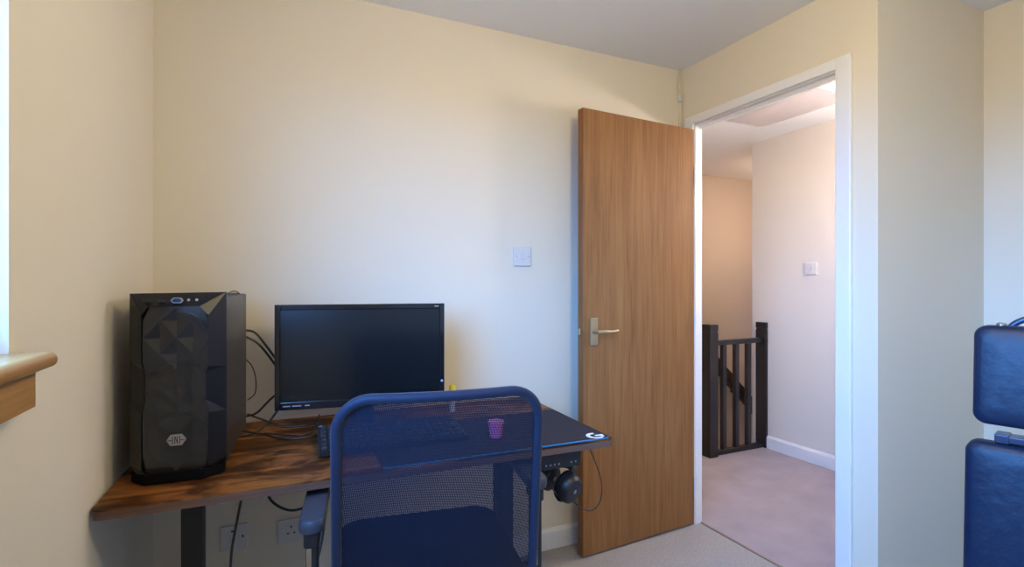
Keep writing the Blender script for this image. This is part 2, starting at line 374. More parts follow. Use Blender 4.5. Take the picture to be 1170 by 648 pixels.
for zz in (0.2, 1.0, 1.75):
    finish('hinge', lathe(BM(), [(0.006, zz - 0.045), (0.006, zz + 0.045)], (0.004, -0.004, 0), 10), GLOSS, door, True)

# the window: white frame, panes, oak sill and apron
win = bpy.data.objects.new('window_1', None); COL.objects.link(win); win['kind'] = 'structure'
win.location = (XL, (WY0 + WY1) / 2, WZ0); tag(win, 'bright window with oak sill at the left edge of the photo', 'window')
def loc_w(b): 
    bmesh.ops.translate(b, verts=b.verts, vec=-Vector(win.location)); return b
bm = BM(); fx0, fx1 = XL - 0.085, XL - 0.035
box(bm, fx0, fx1, WY0, WY0 + 0.045, WZ0, WZ1, 0.006); box(bm, fx0, fx1, WY1 - 0.045, WY1, WZ0, WZ1, 0.006)
box(bm, fx0, fx1, WY0 + 0.045, WY1 - 0.045, WZ0, WZ0 + 0.06, 0.006); box(bm, fx0, fx1, WY0 + 0.045, WY1 - 0.045, WZ1 - 0.06, WZ1, 0.006)
ym = (WY0 + WY1) / 2; box(bm, fx0, fx1, ym - 0.035, ym + 0.035, WZ0 + 0.06, WZ1 - 0.06, 0.006)
finish('window_frame', loc_w(bm), UPVC, win)
for a, b_ in ((WY0 + 0.045, ym - 0.035), (ym + 0.035, WY1 - 0.045)):
    finish('pane', loc_w(box(BM(), XL - 0.063, XL - 0.057, a, b_, WZ0 + 0.06, WZ1 - 0.06)), GLASS, win)
bm = BM();  
nose = [(-0.327 + 0.0125 * math.cos(R(a)), 1.0905 + 0.0125 * math.sin(R(a))) for a in range(90, -91, -15)]
poly = [(XL - 0.034, 1.103)] + nose + [(XL - 0.034, 1.078)]
prism(bm, poly, WY0 + 0.002, WY1 - 0.002, 'y')
poly2 = [(XL + 0.0005, 1.103)] + nose + [(XL + 0.0005, 1.078)]
prism(bm, poly2, WY1 - 0.002, WY1 + 0.006, 'y'); prism(bm, poly2, WY0 - 0.02, WY0 + 0.002, 'y')
sill = finish('window_sill', loc_w(bm), OAKY, win, True)
bm = BM(); prism(bm, [(XL + 0.0005, 1.021), (-0.336, 1.021), (-0.336, 1.079), (XL + 0.0005, 1.079)], WY0 - 0.01, 1.034, 'y')
finish('apron', loc_w(bm), OAKY, win)

# ------------------------------------------------------------------ landing: balustrade, rail, hatch, lamp, switch
bal = thing('balustrade', 'short dark wooden balustrade between two newel posts on the landing', 'balustrade', (3.03, 2.735, 0))
bx_ = Vector(bal.location)
def lt(b, root): 
    bmesh.ops.translate(b, verts=b.verts, vec=-Vector(root.location)); return b
for (x0, x1) in ((2.740, 2.818), (3.286, 3.3095)):
    bm = BM(); box(bm, x0, x1, 2.69, 2.78, 0, 0.872, 0.003); box(bm, x0 + 0.004, x1 - (0.004 if x1 < 3 else 0), 2.694, 2.776, 0.872, 0.882); box(bm, x0, x1, 2.69, 2.78, 0.882, 0.926, 0.003)
    finish('newel_post', lt(bm, bal), DARKWOOD, bal)
finish('handrail', lt(box(BM(), 2.818, 3.286, 2.712, 2.762, 0.777, 0.812, 0.006), bal), DARKWOOD, bal)
finish('base_rail', lt(box(BM(), 2.818, 3.286, 2.712, 2.762, 0.0, 0.03, 0.004), bal), DARKWOOD, bal)
for xc in (2.913, 3.036, 3.157):
    finish('baluster', lt(box(BM(), xc - 0.017, xc + 0.017, 2.720, 2.754, 0.03, 0.778, 0.002, 1), bal), DARKWOOD, bal)
sr = thing('stair_handrail', 'dark sloping stair handrail on the stairwell wall seen through the balusters', 'handrail', (4.1, 3.76, 0.2))
def slope_bar(z_at_0, th, y0, y1):
    bm = BM(); xs = (3.2, 4.9); sl = (0.024 - 0.48) / (4.417 - 3.927)
    f = lambda x: z_at_0 + sl * (x - 3.927)
    prism(bm, [(xs[0], f(xs[0])), (xs[1], f(xs[1])), (xs[1], f(xs[1]) - th), (xs[0], f(xs[0]) - th)], y0, y1, 'y'); return bm
finish('rail', lt(slope_bar(0.48, 0.085, 3.73, 3.78), sr), DARKWOOD, sr)
finish('lower_rail', lt(slope_bar(0.378, 0.035, 3.74, 3.785), sr), DARKWOOD, sr)
for xx in (3.6, 4.2, 4.7):
    zz = 0.40 - 0.9306 * (xx - 3.927)
    finish('bracket', lt(box(BM(), xx - 0.02, xx + 0.02, 3.78, HY, zz - 0.03, zz + 0.03), sr), DARKWOOD, sr)
hat = thing('loft_hatch', 'flush loft hatch panel in the landing ceiling', 'hatch', (2.6, 2.17, HZ))
hatm = mat('hatch_paint', (0.56, 0.50, 0.48), 0.8, spec=0.2)
bm = BM(); prism(bm, rrect(2.28, 2.985, 1.865, 2.478, 0.04), HZ - 0.012, HZ, 'z'); finish('panel', lt(bm, hat), hatm, hat)
bm = BM(); tube(bm, [(x, y, HZ - 0.006) for x, y in rrect(2.27, 2.995, 1.855, 2.488, 0.05)], 0.008, 6, closed=True); finish('frame', lt(bm, hat), hatm, hat)
def globe_pendant(label, loc, drop, rad, m):
    t = thing('ceiling_light', label, 'lamp', loc)
    bm = BM(); lathe(bm, [(0.045, 0), (0.045, -0.015), (0.012, -0.028)], (0, 0, 0), 20); finish('ceiling_rose', bm, PLATE, t, True)
    finish('flex', tube(BM(), [(0, 0, -0.02), (0, 0, -drop + rad)], 0.004, 8), PLATE, t, True)
    bm = BM(); bmesh.ops.create_uvsphere(bm, u_segments=20, v_segments=12, radius=rad); bmesh.ops.translate(bm, verts=bm.verts, vec=(0, 0, -drop)); finish('globe', bm, m, t, True)
    return t
globe_pendant('added opal fill globe, out of view under the bedroom ceiling', (0.80, 0.42, ZC), 0.36, 0.11, OPAL_FILL)  # unseen lamp added to lift the bedroom's overall brightness
globe_pendant('opal globe pendant lighting the landing', (2.78, 1.31, HZ), 0.52, 0.07, OPAL)
globe_pendant('opal globe pendant high in the stairwell', (4.15, 3.15, HZ), 0.55, 0.07, OPAL3)

def wall_plate(name, label, cat, M, kind):
    """86 mm plate; local x right, local z up, front faces local -y"""
    t = thing(name, label, cat); t.matrix_world = M
    finish('face_plate', box(BM(), -0.043, 0.043, -0.009, 0, -0.043, 0.043, 0.003), PLATE, t)
    if kind == 'switch':
        finish('rocker', box(BM(), -0.008, 0.008, -0.013, -0.009, -0.014, 0.014, 0.002), PLATE, t)
        for sx in (-1, 1): finish('screw', lathe(BM(), [(0.003, -0.009), (0.0028, -0.0098)], (sx * 0.030, 0, 0), 10, 'y'), GREYMARK, t)
    if kind == 'socket':
        for (a, b_, ww, hh) in ((0.002, 0.014, 0.0045, 0.009), (-0.0085, -0.009, 0.0075, 0.0045), (0.0125, -0.009, 0.0075, 0.0045)):
            finish('pin_hole', box(BM(), a - ww / 2, a + ww / 2, -0.0096, -0.008, b_ - hh / 2, b_ + hh / 2), DARKHOLE, t)
        finish('rocker', box(BM(), -0.034, -0.022, -0.0125, -0.009, -0.006, 0.012, 0.002), PLATE, t)
    if kind == 'spur':
        finish('switch_slot', box(BM(), -0.010, 0.006, -0.0098, -0.008, 0.020, 0.026), DARKHOLE, t)
        finish('fuse_holder', box(BM(), -0.012, 0.006, -0.0115, -0.009, -0.024, 0.010, 0.0015), PLATE, t)
        finish('indicator', box(BM(), 0.024, 0.030, -0.0098, -0.008, -0.004, 0.004), DARKHOLE, t)
    return t
wall_plate('light_switch', 'white light switch on the back wall left of the oak door', 'switch', Matrix.Translation((1.004, YB, 1.333)), 'switch')
wall_plate('light_switch', 'white light switch on the landing wall seen through the doorway', 'switch', Matrix.Translation((HX, 2.352, 1.314)) @ Matrix.Rotation(-R(90), 4, 'Z'), 'switch')
wall_plate('fused_spur', 'white fused spur plate under the desk, left of the socket', 'socket', Matrix.Translation((-0.131, YB, 0.311)), 'spur')
wall_plate('wall_socket', 'white three-pin wall socket under the desk, behind the armrest', 'socket', Matrix.Translation((0.053, YB, 0.299)), 'socket')
# bell wire in the corner
t = thing('cable_drop', 'short cream cable with connector hanging in the ceiling corner above the door', 'cable', (1.90, 2.07, ZC))
finish('cable', tube(BM(), [(0.0, 0, 0), (-0.004, 0, -0.05), (-0.008, 0.002, -0.10), (0.004, 0.004, -0.135)], 0.0045, 8, k=5), CORDM, t, True)
finish('connector', box(BM(), -0.007, 0.013, -0.006, 0.012, -0.168, -0.132, 0.003), PLATE, t)
finish('mini_trunking', box(BM(), 0.006, 0.020, 0.010, 0.019, -0.36, -0.168, 0.001), CREAM, t)

# ------------------------------------------------------------------ desk
DZT = 0.715
desk = thing('standing_desk', 'rustic brown desk with black steel column legs under monitor and tower', 'desk', (0.320, 1.727, 0), -R(1.4))
DWD, DDP = 1.356, 0.68
bm = BM(); prism(bm, rrect(-DWD / 2, DWD / 2, -DDP / 2, DDP / 2, (0.012, 0.012, 0.024, 0.024)), DZT - 0.004, DZT, 'z')
finish('desktop', bm, RUSTIC, desk)
bm = BM(); prism(bm, rrect(-DWD / 2, DWD / 2, -DDP / 2, DDP / 2, (0.012, 0.012, 0.024, 0.024)), DZT - 0.023, DZT - 0.004, 'z')
finish('edge_band', bm, RUSTEDGE, desk)
for xc in (-0.533, 0.43):
    lg = finish('leg', box(BM(), xc - 0.026, xc + 0.026, -0.035, 0.035, 0.03, 0.66, 0.003), BLKSTEEL, desk)
    finish('foot', box(BM(), xc - 0.033, xc + 0.033, -0.29, 0.28, 0.0, 0.03, 0.006), BLKSTEEL, lg)
    finish('support_arm', box(BM(), xc - 0.02, xc + 0.02, -0.12, 0.27, 0.655, DZT - 0.023, 0.003), BLKSTEEL, lg)
finish('cross_beam', box(BM(), -0.507, 0.404, -0.02, 0.03, 0.63, 0.672, 0.003), BLKSTEEL, desk)

def on_desk(x, y): return (x, y, DZT)
# mouse mat
mm = thing('mouse_mat', 'large black gaming mouse mat with blue stitched edge and white logo', 'mouse mat', (0.626, 1.585, DZT), -R(1.4))
mw, mh = 0.72, 0.40
finish('cloth', prism(BM(), rrect(-mw / 2 + 0.003, mw / 2 - 0.003, -mh / 2 + 0.003, mh / 2 - 0.003, 0.018), 0.0, 0.0035, 'z'), MATTOP, mm)
ring_ = [(x, y, 0.0024) for x, y in rrect(-mw / 2 + 0.002, mw / 2 - 0.002, -mh / 2 + 0.002, mh / 2 - 0.002, 0.02)]
fr_ = [p for p in ring_ if p[1] < -mh / 2 + 0.012]
finish('stitched_edge', tube(BM(), [p for p in ring_ if p[1] >= -mh / 2 + 0.012][-7:] + [p for p in ring_ if p[1] >= -mh / 2 + 0.012][:-7], 0.0022, 6), MATTOP, mm, True)
finish('front_stitching', tube(BM(), [(x, y, 0.0029) for x, y, z in sorted(fr_)], 0.0028, 6), MATEDGE, mm, True)
bm = BM(); cx, cy, ro, ri = mw / 2 - 0.038, -mh / 2 + 0.037, 0.030, 0.0175
aa = [R(70 + (300 - 70) * i / 20) for i in range(21)]
prism(bm, [(cx + ro * math.cos(a), cy + ro * math.sin(a)) for a in aa] + [(cx + ri * math.cos(a), cy + ri * math.sin(a)) for a in aa[::-1]], 0.0036, 0.0041, 'z')
prism(bm, [(cx, cy + 0.006), (cx + 0.030, cy + 0.006), (cx + 0.023, cy - 0.020), (cx + 0.013, cy - 0.014), (cx + 0.017, cy - 0.006), (cx, cy - 0.006)], 0.0036, 0.0041, 'z')
finish('logo', bm, WHITEP, mm)

# ------------------------------------------------------------------ computer tower
PCR = -R(4.0)
pc = thing('computer_tower', 'black gaming computer tower with faceted front and hexagon badge', 'computer', (-0.222, 1.560, DZT), PCR)
W2 = 0.1065
TOPB, TOPF = 1.178 - DZT, 1.189 - DZT
DPC = 0.405
bm = BM(); box(bm, -W2 + 0.003, W2 - 0.003, 0.012, DPC, 0.022, TOPB, 0.003)
finish('case_body', bm, PCPLAS, pc)
finish('side_panel', box(BM(), W2 - 0.003, W2, 0.014, DPC - 0.002, 0.026, TOPB - 0.002, 0.001), PCSIDE, pc)
finish('side_panel', box(BM(), -W2, -W2 + 0.003, 0.014, DPC - 0.002, 0.026, TOPB - 0.002, 0.001), PCSIDE, pc)
for sx in (-1, 1):
    for yy in (0.06, DPC - 0.05):
        finish('foot', box(BM(), sx * 0.08 - 0.016, sx * 0.08 + 0.016, yy - 0.025, yy + 0.025, 0, 0.024, 0.003), BLKPLAS, pc)
finish('base_plinth', prism(BM(), [(-W2 + 0.004, 0.02), (-W2 + 0.004, -0.004), (-0.068, -0.040), (0.062, -0.040), (W2 - 0.004, -0.004), (W2 - 0.004, 0.02)], 0.004, 0.026, 'z'), PLINTH, pc)
# front frame: outer silhouette set back, inner hourglass opening standing proud
o0 = -0.234 ; z0 = DZT
FY = -0.036
inner = [(-0.292, 1.155), (-0.183, 1.154), (-0.163, 1.131), (-0.163, 1.002), (-0.169, 0.987), (-0.169, 0.918), (-0.162, 0.884), (-0.165, 0.750), (-0.187, 0.738), (-0.296, 0.740), (-0.307, 0.752), (-0.307, 0.890), (-0.301, 0.911), (-0.301, 0.996), (-0.307, 1.012), (-0.307, 1.133)]
inner = [(x - o0, z - z0) for x, z in inner]
T, B_ = TOPF, 0.024
outer = [(-W2, T - 0.003), (W2, T), (W2, T), (W2, 1.035 - z0), (W2, 0.995 - z0), (W2, 0.915 - z0), (W2, 0.88 - z0), (W2, B_ + 0.02), (0.080, B_), (-0.085, B_), (-W2, B_ + 0.02), (-W2, 0.88 - z0), (-W2, 0.915 - z0), (-W2, 0.995 - z0), (-W2, 1.02 - z0), (-W2, T - 0.003)]
bm = BM()
A = [bm.verts.new((x, FY, z)) for x, z in inner]
Bv = [bm.verts.new((x, 0.0 if abs(x) > 0.1 else -0.02, z)) for x, z in outer]
Cv = [bm.verts.new((x, 0.014, z)) for x, z in outer]
D = [bm.verts.new((x, FY + 0.012, z)) for x, z in inner]
n_ = len(inner)
for i in range(n_):
    j = (i + 1) % n_
    for q in ((A[i], A[j], Bv[j]), (A[i], Bv[j], Bv[i])):
        try: bm.faces.new(q)
        except Exception: pass
    for q in ((Bv[i], Bv[j], Cv[j], Cv[i]), (A[j], A[i], D[i], D[j])):
        try: bm.faces.new(q)
        except Exception: pass
bmesh.ops.remove_doubles(bm, verts=bm.verts, dist=1e-5)
fp = finish('front_frame', bm, PCPLAS, pc)
# smoked front panel, folded into diamond facets
bm = BM(); zi = lambda z: z - z0
cols = [-1, -0.5, 0, 0.5, 1]
rows = [1.153, 1.118, 1.075, 1.035, 0.995, 0.95, 0.91, 0.875, 0.83, 0.79, 0.742]
def halfw(z): 
    if z > 1.131: return 0.055 + (1.155 - z) / 0.024 * 0.016
    if 0.915 < z < 0.992: return 0.065
    if z < 0.752: return 0.062
    return 0.071
G = []
for i, z in enumerate(rows):
    row = []
    for j, c in enumerate(cols):
        dep = FY + 0.004 + ((0.009 if i < 4 else 0.0035) if (i + j) % 2 and 0 < j < 4 and 0 < i < len(rows) - 1 else 0.0)
        row.append(bm.verts.new((c * halfw(z), dep, zi(z))))
    G.append(row)
for i in range(len(rows) - 1):
    for j in range(4):
        a, b_, c, d = G[i][j], G[i][j + 1], G[i + 1][j + 1], G[i + 1][j]
        if (i + j) % 2: bm.faces.new((a, b_, d)); bm.faces.new((b_, c, d))
        else: bm.faces.new((a, b_, c)); bm.faces.new((a, c, d))
finish('front_panel', bm, PLEXI, pc)
def fan(zc):
    f = finish('fan', lathe(BM(), [(0.060, -0.014), (0.064, -0.014), (0.064, 0.004), (0.060, 0.004), (0.060, -0.014)], (0, 0, zc), 28, 'y'), FANM, pc, True)
    finish('fan_hub', lathe(BM(), [(0.012, -0.014), (0.017, -0.012), (0.018, 0.0), (0.018, 0.004)], (0, 0, zc), 18, 'y'), FANM, f, True)
    bm = BM()
    for k in range(7):
        a0 = 2 * math.pi * k / 7
        q = []
        for (r_, da, y) in ((0.016, 0, -0.010), (0.058, 0.25, -0.011), (0.058, 0.85, 0.0), (0.016, 0.55, 0.0)):
            q.append(bm.verts.new((r_ * math.cos(a0 + da), y, zc + r_ * math.sin(a0 + da))))
        bm.faces.new(q)
        q2 = [bm.verts.new(v.co + Vector((0, 0.002, 0))) for v in q]; bm.faces.new(q2[::-1])
        for i in range(4): bm.faces.new((q[i], q[(i + 1) % 4], q2[(i + 1) % 4], q2[i]))
    finish('fan_blades', bm, FANM, f)
for zz in (0.362, 0.232, 0.100): fan(zz)
# top bar controls
for xx in (-0.062, -0.032): finish('usb_port', box(BM(), xx - 0.008, xx + 0.008, -0.0345, -0.0262, 0.4525, 0.4565), DARKHOLE, pc)
def hexa(cx, cz, a, b_): return [(cx - a, cz), (cx - a * 0.6, cz + b_), (cx + a * 0.6, cz + b_), (cx + a, cz), (cx + a * 0.6, cz - b_), (cx - a * 0.6, cz - b_)]
pb = finish('power_button', prism(BM(), hexa(0.002, 0.454, 0.0135, 0.0068), -0.0345, -0.026, 'y'), SILVER, pc)
finish('button_face', prism(BM(), hexa(0.002, 0.454, 0.011, 0.005), -0.0355, -0.034, 'y'), PCPLAS, pb)
for xx in (0.027, 0.045): finish('audio_jack', lathe(BM(), [(0.0035, -0.0335), (0.0022, -0.0342)], (xx, 0, 0.455), 12, 'y'), SILVER, pc)
bd = finish('badge', prism(BM(), hexa(0.001, 0.106, 0.021, 0.0135), FY - 0.002, FY + 0.004, 'y'), SILVER, pc)
bm = BM()
for (x0, x1, zb, zt) in ((-0.0085, -0.007, -0.010, 0.010), (0.007, 0.0085, -0.010, 0.010), (-0.019, -0.009, -0.0008, 0.0008), (0.009, 0.019, -0.0008, 0.0008), (-0.0035, -0.002, -0.009, 0.009), (0.002, 0.0035, -0.009, 0.009)):
    box(bm, 0.001 + x0, 0.001 + x1, FY - 0.0026, FY - 0.0018, 0.106 + zb, 0.106 + zt)
prism(bm, [(-0.002, 0.115), (-0.0005, 0.115), (0.004, 0.100), (0.0025, 0.100)], FY - 0.0026, FY - 0.0018, 'y')
finish('badge_lines', bm, PCPLAS, bd)
finish('top_vent', box(BM(), -W2 + 0.012, W2 - 0.012, 0.03, DPC - 0.05, TOPB - 0.001, TOPB + 0.0035, 0.002), BLKPLAS, pc)

# ------------------------------------------------------------------ monitor
mon = thing('monitor', 'black widescreen monitor switched off on the desk', 'monitor', (0.277, 1.842, DZT), -R(9.1))
MW, MB, MT = 0.562, 0.790 - DZT, 1.141 - DZT
finish('housing', box(BM(), -MW / 2, MW / 2, 0.004, 0.042, MB + 0.002, MT - 0.002, 0.006), BLKPLAS, mon)
bm = BM()
def ring(x0, x1, z0_, z1_, a, b_, c, d, y0, y1):   # bezel: left, right, top, bottom widths
    box(bm, x0, x0 + a, y0, y1, z0_, z1_, 0.002); box(bm, x1 - b_, x1, y0, y1, z0_, z1_, 0.002)
    box(bm, x0 + a, x1 - b_, y0, y1, z1_ - c, z1_, 0.002); box(bm, x0 + a, x1 - b_, y0, y1, z0_, z0_ + d, 0.002)
ring(-MW / 2, MW / 2, MB, MT, 0.017, 0.017, 0.018, 0.026, -0.006, 0.006)
bz = finish('bezel', bm, GLOSSBLK, mon)
finish('screen', box(BM(), -MW / 2 + 0.016, MW / 2 - 0.016, 0.0, 0.005, MB + 0.025, MT - 0.017), SCREEN, mon)
for (a, b_) in ((-0.255, -0.232), (-0.226, -0.198), (-0.187, -0.172)):
    finish('printed_mark', box(BM(), a, b_, -0.0066, -0.0058, MB + 0.0115, MB + 0.0150), GREYMARK, bz)
finish('printed_mark', box(BM(), 0.246, 0.260, -0.0066, -0.0058, MT - 0.0115, MT - 0.0085), GREYMARK, bz)
finish('menu_button', box(BM(), 0.268, 0.275, -0.0072, -0.0058, MB + 0.070, MB + 0.078, 0.001), BLUEUSB, bz)
bm = BM(); box(bm, -0.035, 0.035, 0.040, 0.062, 0.01, MB + 0.17, 0.006); finish('stand_neck', bm, BLKPLAS, mon)
finish('stand_base', prism(BM(), rrect(-0.105, 0.105, -0.035, 0.115, 0.04), 0.0, 0.012, 'z'), GLOSSBLK, mon)

# ------------------------------------------------------------------ keyboard and small things on the desk
kb = thing('keyboard', 'black computer keyboard on the desk behind the chair back', 'keyboard', (0.338, 1.655, DZT + 0.0045), -R(3))
finish('keyboard_body', prism(BM(), [(-0.105, 0.0), (0.095, 0.0), (0.095, 0.034), (-0.105, 0.014)], -0.22, 0.22, 'x'), BLKPLAS, kb)
bm = BM()
for r_ in range(6):
    for c in range(20):
        x0 = -0.213 + c * 0.0213; y0 = -0.096 + r_ * 0.031; zb = 0.0155 + (y0 + 0.105) / 0.20 * 0.020
        box(bm, x0, x0 + 0.0175, y0, y0 + 0.025, zb - 0.004, zb + 0.006, 0.0015, 1)
ks = finish('keys', bm, KEYM, kb); ks['kind'] = 'stuff'
t = thing('usb_adapter', 'small pale blue adapter plug lying above the keyboard', 'adapter', (0.142, 1.80, DZT), R(30))
finish('adapter_body', box(BM(), -0.007, 0.007, -0.018, 0.016, 0.010, 0.028, 0.003), BLUEUSB, t)
finish('plug', box(BM(), -0.006, 0.006, -0.032, -0.018, 0.012, 0.022, 0.001), CHROME, t)
finish('cable', tube(BM(), [(0, 0.016, 0.018), (0.01, 0.05, 0.03), (0.05, 0.09, 0.045)], 0.0022, 6, k=5), BLKPLAS, t, True)
t = thing('pink_cup', 'small pink tumbler on the mouse mat, seen through the mesh', 'cup', (0.648, 1.54, DZT + 0.0036))
finish('cup_body', lathe(BM(), [(0.020, 0), (0.025, 0.05), (0.0235, 0.05), (0.019, 0.003)], (0, 0, 0), 20), PINK, t, True)
finish('cup_rim', lathe(BM(), [(0.0262, 0.044), (0.0262, 0.051), (0.0235, 0.051)], (0, 0, 0), 20), PINK, t, True)
t = thing('glue_stick', 'small yellow-topped stick standing on the desk right of the monitor', 'stick', (0.628, 1.93, DZT))
finish('stick_body', lathe(BM(), [(0.010, 0), (0.011, 0.002), (0.011, 0.075)], (0, 0, 0), 16), WHITEP, t, True)
finish('stick_cap', lathe(BM(), [(0.0125, 0.072), (0.0125, 0.096), (0.010, 0.102), (0.004, 0.104)], (0, 0, 0), 16), YELLOW, t, True)

# ------------------------------------------------------------------ cables (each lies or hangs on its own)
def cable(label, pts, r=0.0032, name='cable'):
    o = finish(name, tube(BM(), pts, r, 8, k=7), BLKPLAS, None, True); tag(o, label, 'cable', 'black computer cables'); return o
zt = DZT + 0.0035
cable('upper black video cable curving from tower to monitor back', [(-0.095, 1.955, 1.055), (-0.060, 1.955, 1.045), (-0.02, 1.95, 0.99), (0.02, 1.94, 0.93), (0.06, 1.935, 0.89), (0.10, 1.925, 0.90)], 0.0038)
cable('lower black cable running beside the upper one to the monitor', [(-0.095, 1.965, 1.035), (-0.055, 1.965, 1.010), (-0.02, 1.962, 0.965), (0.02, 1.955, 0.905), (0.07, 1.95, 0.86), (0.12, 1.93, 0.87)], 0.0038)
cable('thin loop of black wire beside the tower back', [(-0.09, 1.97, 0.955), (-0.072, 1.985, 0.93), (-0.060, 1.99, 0.885), (-0.062, 1.985, 0.835), (-0.085, 1.975, 0.815)], 0.0018)
cable('black cable rising from the desk to the monitor lower corner', [(-0.09, 1.955, 0.765), (-0.055, 1.95, 0.775), (-0.01, 1.95, 0.82), (0.04, 1.94, 0.855), (0.09, 1.925, 0.86)], 0.0036)
cable('black cable sweeping down from the monitor edge to the tower foot', [(0.06, 1.935, 0.85), (0.022, 1.93, 0.80), (-0.02, 1.92, 0.745), (-0.06, 1.90, zt + 0.002), (-0.10, 1.88, zt)], 0.0036)
cable('long black cable lying across the desk below the monitor', [(-0.095, 1.86, 0.742), (-0.03, 1.84, 0.727), (0.02, 1.80, zt), (0.07, 1.78, zt), (0.125, 1.80, zt), (0.145, 1.86, zt + 0.003), (0.142, 1.95, 0.735)], 0.0032)
cable('black cable lying in a low arc before the monitor stand', [(-0.085, 1.965, 0.77), (-0.03, 1.955, 0.745), (0.03, 1.945, zt + 0.001), (0.09, 1.94, zt), (0.125, 1.955, zt), (0.15, 1.99, zt)], 0.0034)
cable('thin black cable crossing the desk towards the keyboard', [(-0.03, 1.86, zt + 0.007), (0.03, 1.825, zt + 0.004), (0.085, 1.80, zt + 0.004), (0.12, 1.845, zt + 0.004), (0.135, 1.895, 0.730), (0.125, 1.945, 0.735)], 0.0026)
cable('black cable hanging straight down from the desk past the fused spur', [(-0.075, 1.50, 0.691), (-0.078, 1.505, 0.66), (-0.092, 1.51, 0.58), (-0.103, 1.515, 0.50), (-0.106, 1.515, 0.38), (-0.104, 1.515, 0.20), (-0.10, 1.51, 0.08), (-0.10, 1.50, 0.006)], 0.0034)
cable('black cable sagging under the desk above the wall socket', [(-0.035, 1.56, 0.691), (-0.022, 1.56, 0.645), (0.0, 1.56, 0.608), (0.04, 1.56, 0.583), (0.085, 1.56, 0.588), (0.13, 1.555, 0.622), (0.165, 1.55, 0.691)], 0.0036)
cable('black cable dropping behind the left armrest post', [(0.125, 1.62, 0.691), (0.128, 1.60, 0.60), (0.125, 1.55, 0.52), (0.10, 1.50, 0.44), (0.06, 1.48, 0.33), (0.04, 1.50, 0.12), (0.05, 1.56, 0.006)], 0.0034)
cable('thin black wire lying along the top of the tower', [(-0.115, 1.60, 1.1845), (-0.110, 1.68, 1.189), (-0.104, 1.76, 1.187), (-0.102, 1.83, 1.181)], 0.0017)

# ------------------------------------------------------------------ under-desk hub and headset
hb = thing('under_desk_hub', 'black control box with small buttons fixed under the desk edge', 'hub', (0.818, 1.43, 0.692))
finish('hub_case', box(BM(), -0.074, 0.074, -0.012, 0.06, -0.062, 0.0, 0.003), BLKPLAS, hb)
for xx in (-0.052, -0.037, -0.022, -0.007, 0.038, 0.054):
    finish('button', lathe(BM(), [(0.0036, -0.0122), (0.003, -0.0136)], (xx, 0, -0.047), 10, 'y'), SILVER, hb)
hs = thing('headset', 'black over-ear headset hanging beneath the desk corner', 'headset', (0.845, 1.475, 0.618))
bm = BM(); tube(bm, [(0.028, -0.025, -0.075), (0.040, -0.022, -0.03), (0.036, -0.010, -0.006), (0.010, 0.01, -0.002), (-0.035, 0.035, -0.006), (-0.072, 0.055, -0.012), (-0.075, 0.05, -0.05)], 0.0085, 8, k=6, sx=1.5)
finish('headband', bm, BLKPLAS, hs, True)
def earcup(name, c, rot, sc):
    bm = BM(); lathe(bm, [(0.010, -0.026), (0.030, -0.024), (0.038, -0.016), (0.040, -0.004), (0.040, 0.0)], (0, 0, 0), 24, 'y')
    cup = finish(name, bm, BLKPLAS, hs, True, loc=c, rot=rot); cup.scale = sc
    finish('ear_cushion', lathe(BM(), [(0.022, 0.0), (0.041, 0.0), (0.045, 0.009), (0.041, 0.020), (0.026, 0.022), (0.022, 0.010)], (0, 0, 0), 24, 'y'), SEATF, cup, True)
    finish('cup_badge', lathe(BM(), [(0.006, -0.0262), (0.005, -0.0275)], (0.0, 0, 0), 14, 'y'), SILVER, cup, True)
    return cup
earcup('ear_cup', (0.020, -0.025, -0.068), (R(12), 0, R(18)), (1.12, 1.1, 1.2))
earcup('ear_cup', (-0.020, 0.040, -0.045), (R(10), R(-20), R(18)), (1.15, 1.1, 1.15))
finish('microphone', tube(BM(), [(0.02, -0.03, -0.11), (0.0, -0.035, -0.10), (-0.03, -0.03, -0.075), (-0.055, -0.02, -0.03), (-0.062, -0.015, -0.005)], 0.0026, 7, k=5), BLKPLAS, hs, True)
finish('headset_wire', tube(BM(), [tuple(Vector(p) - Vector(hs.location)) for p in [(0.872, 1.445, 0.515), (0.893, 1.445, 0.492), (0.925, 1.45, 0.468), (0.962, 1.455, 0.458), (0.992, 1.455, 0.485), (0.992, 1.45, 0.55), (0.962, 1.44, 0.62), (0.925, 1.43, 0.691)]], 0.0018, 8, k=7), BLKPLAS, hs, True)

# ------------------------------------------------------------------ office chair (local +y faces the desk)
ch = thing('office_chair', 'navy blue mesh-backed office chair pushed up to the desk', 'office chair', (0.387, 1.402, 0), -R(8.6))
BW = 0.230
ZB0, ZB1 = 0.435, 0.963
def back_pt(u, z):
    """u -1..1 across, curved away from the sitter at the middle, reclined at the top"""
    y = -0.222 - 0.055 * (z - 0.515) / (0.963 - 0.515) - 0.030 * (1 - u * u)
    return y
def half(z):
    r = 0.075; w_ = BW - 0.004 * (ZB1 - z)
    if z > ZB1 - r: return w_ - r + math.sqrt(max(r * r - (z - (ZB1 - r)) ** 2, 0))
    if z < ZB0 + r: return w_ - r + math.sqrt(max(r * r - ((ZB0 + r) - z) ** 2, 0))
    return w_
bm = BM(); NZ, NX = 40, 24; G = []
for i in range(NZ + 1):
    tt = i / NZ; z = ZB0 + (ZB1 - ZB0) * (0.5 - 0.5 * math.cos(math.pi * tt)); hw = half(z)
    G.append([bm.verts.new((hw * (2 * j / NX - 1), back_pt(hw * (2 * j / NX - 1) / BW, z), z)) for j in range(NX + 1)])
for i in range(NZ):
    for j in range(NX): bm.faces.new((G[i][j], G[i][j + 1], G[i + 1][j + 1], G[i + 1][j]))
finish('back_mesh', bm, MESHF, ch, True)
loop = []
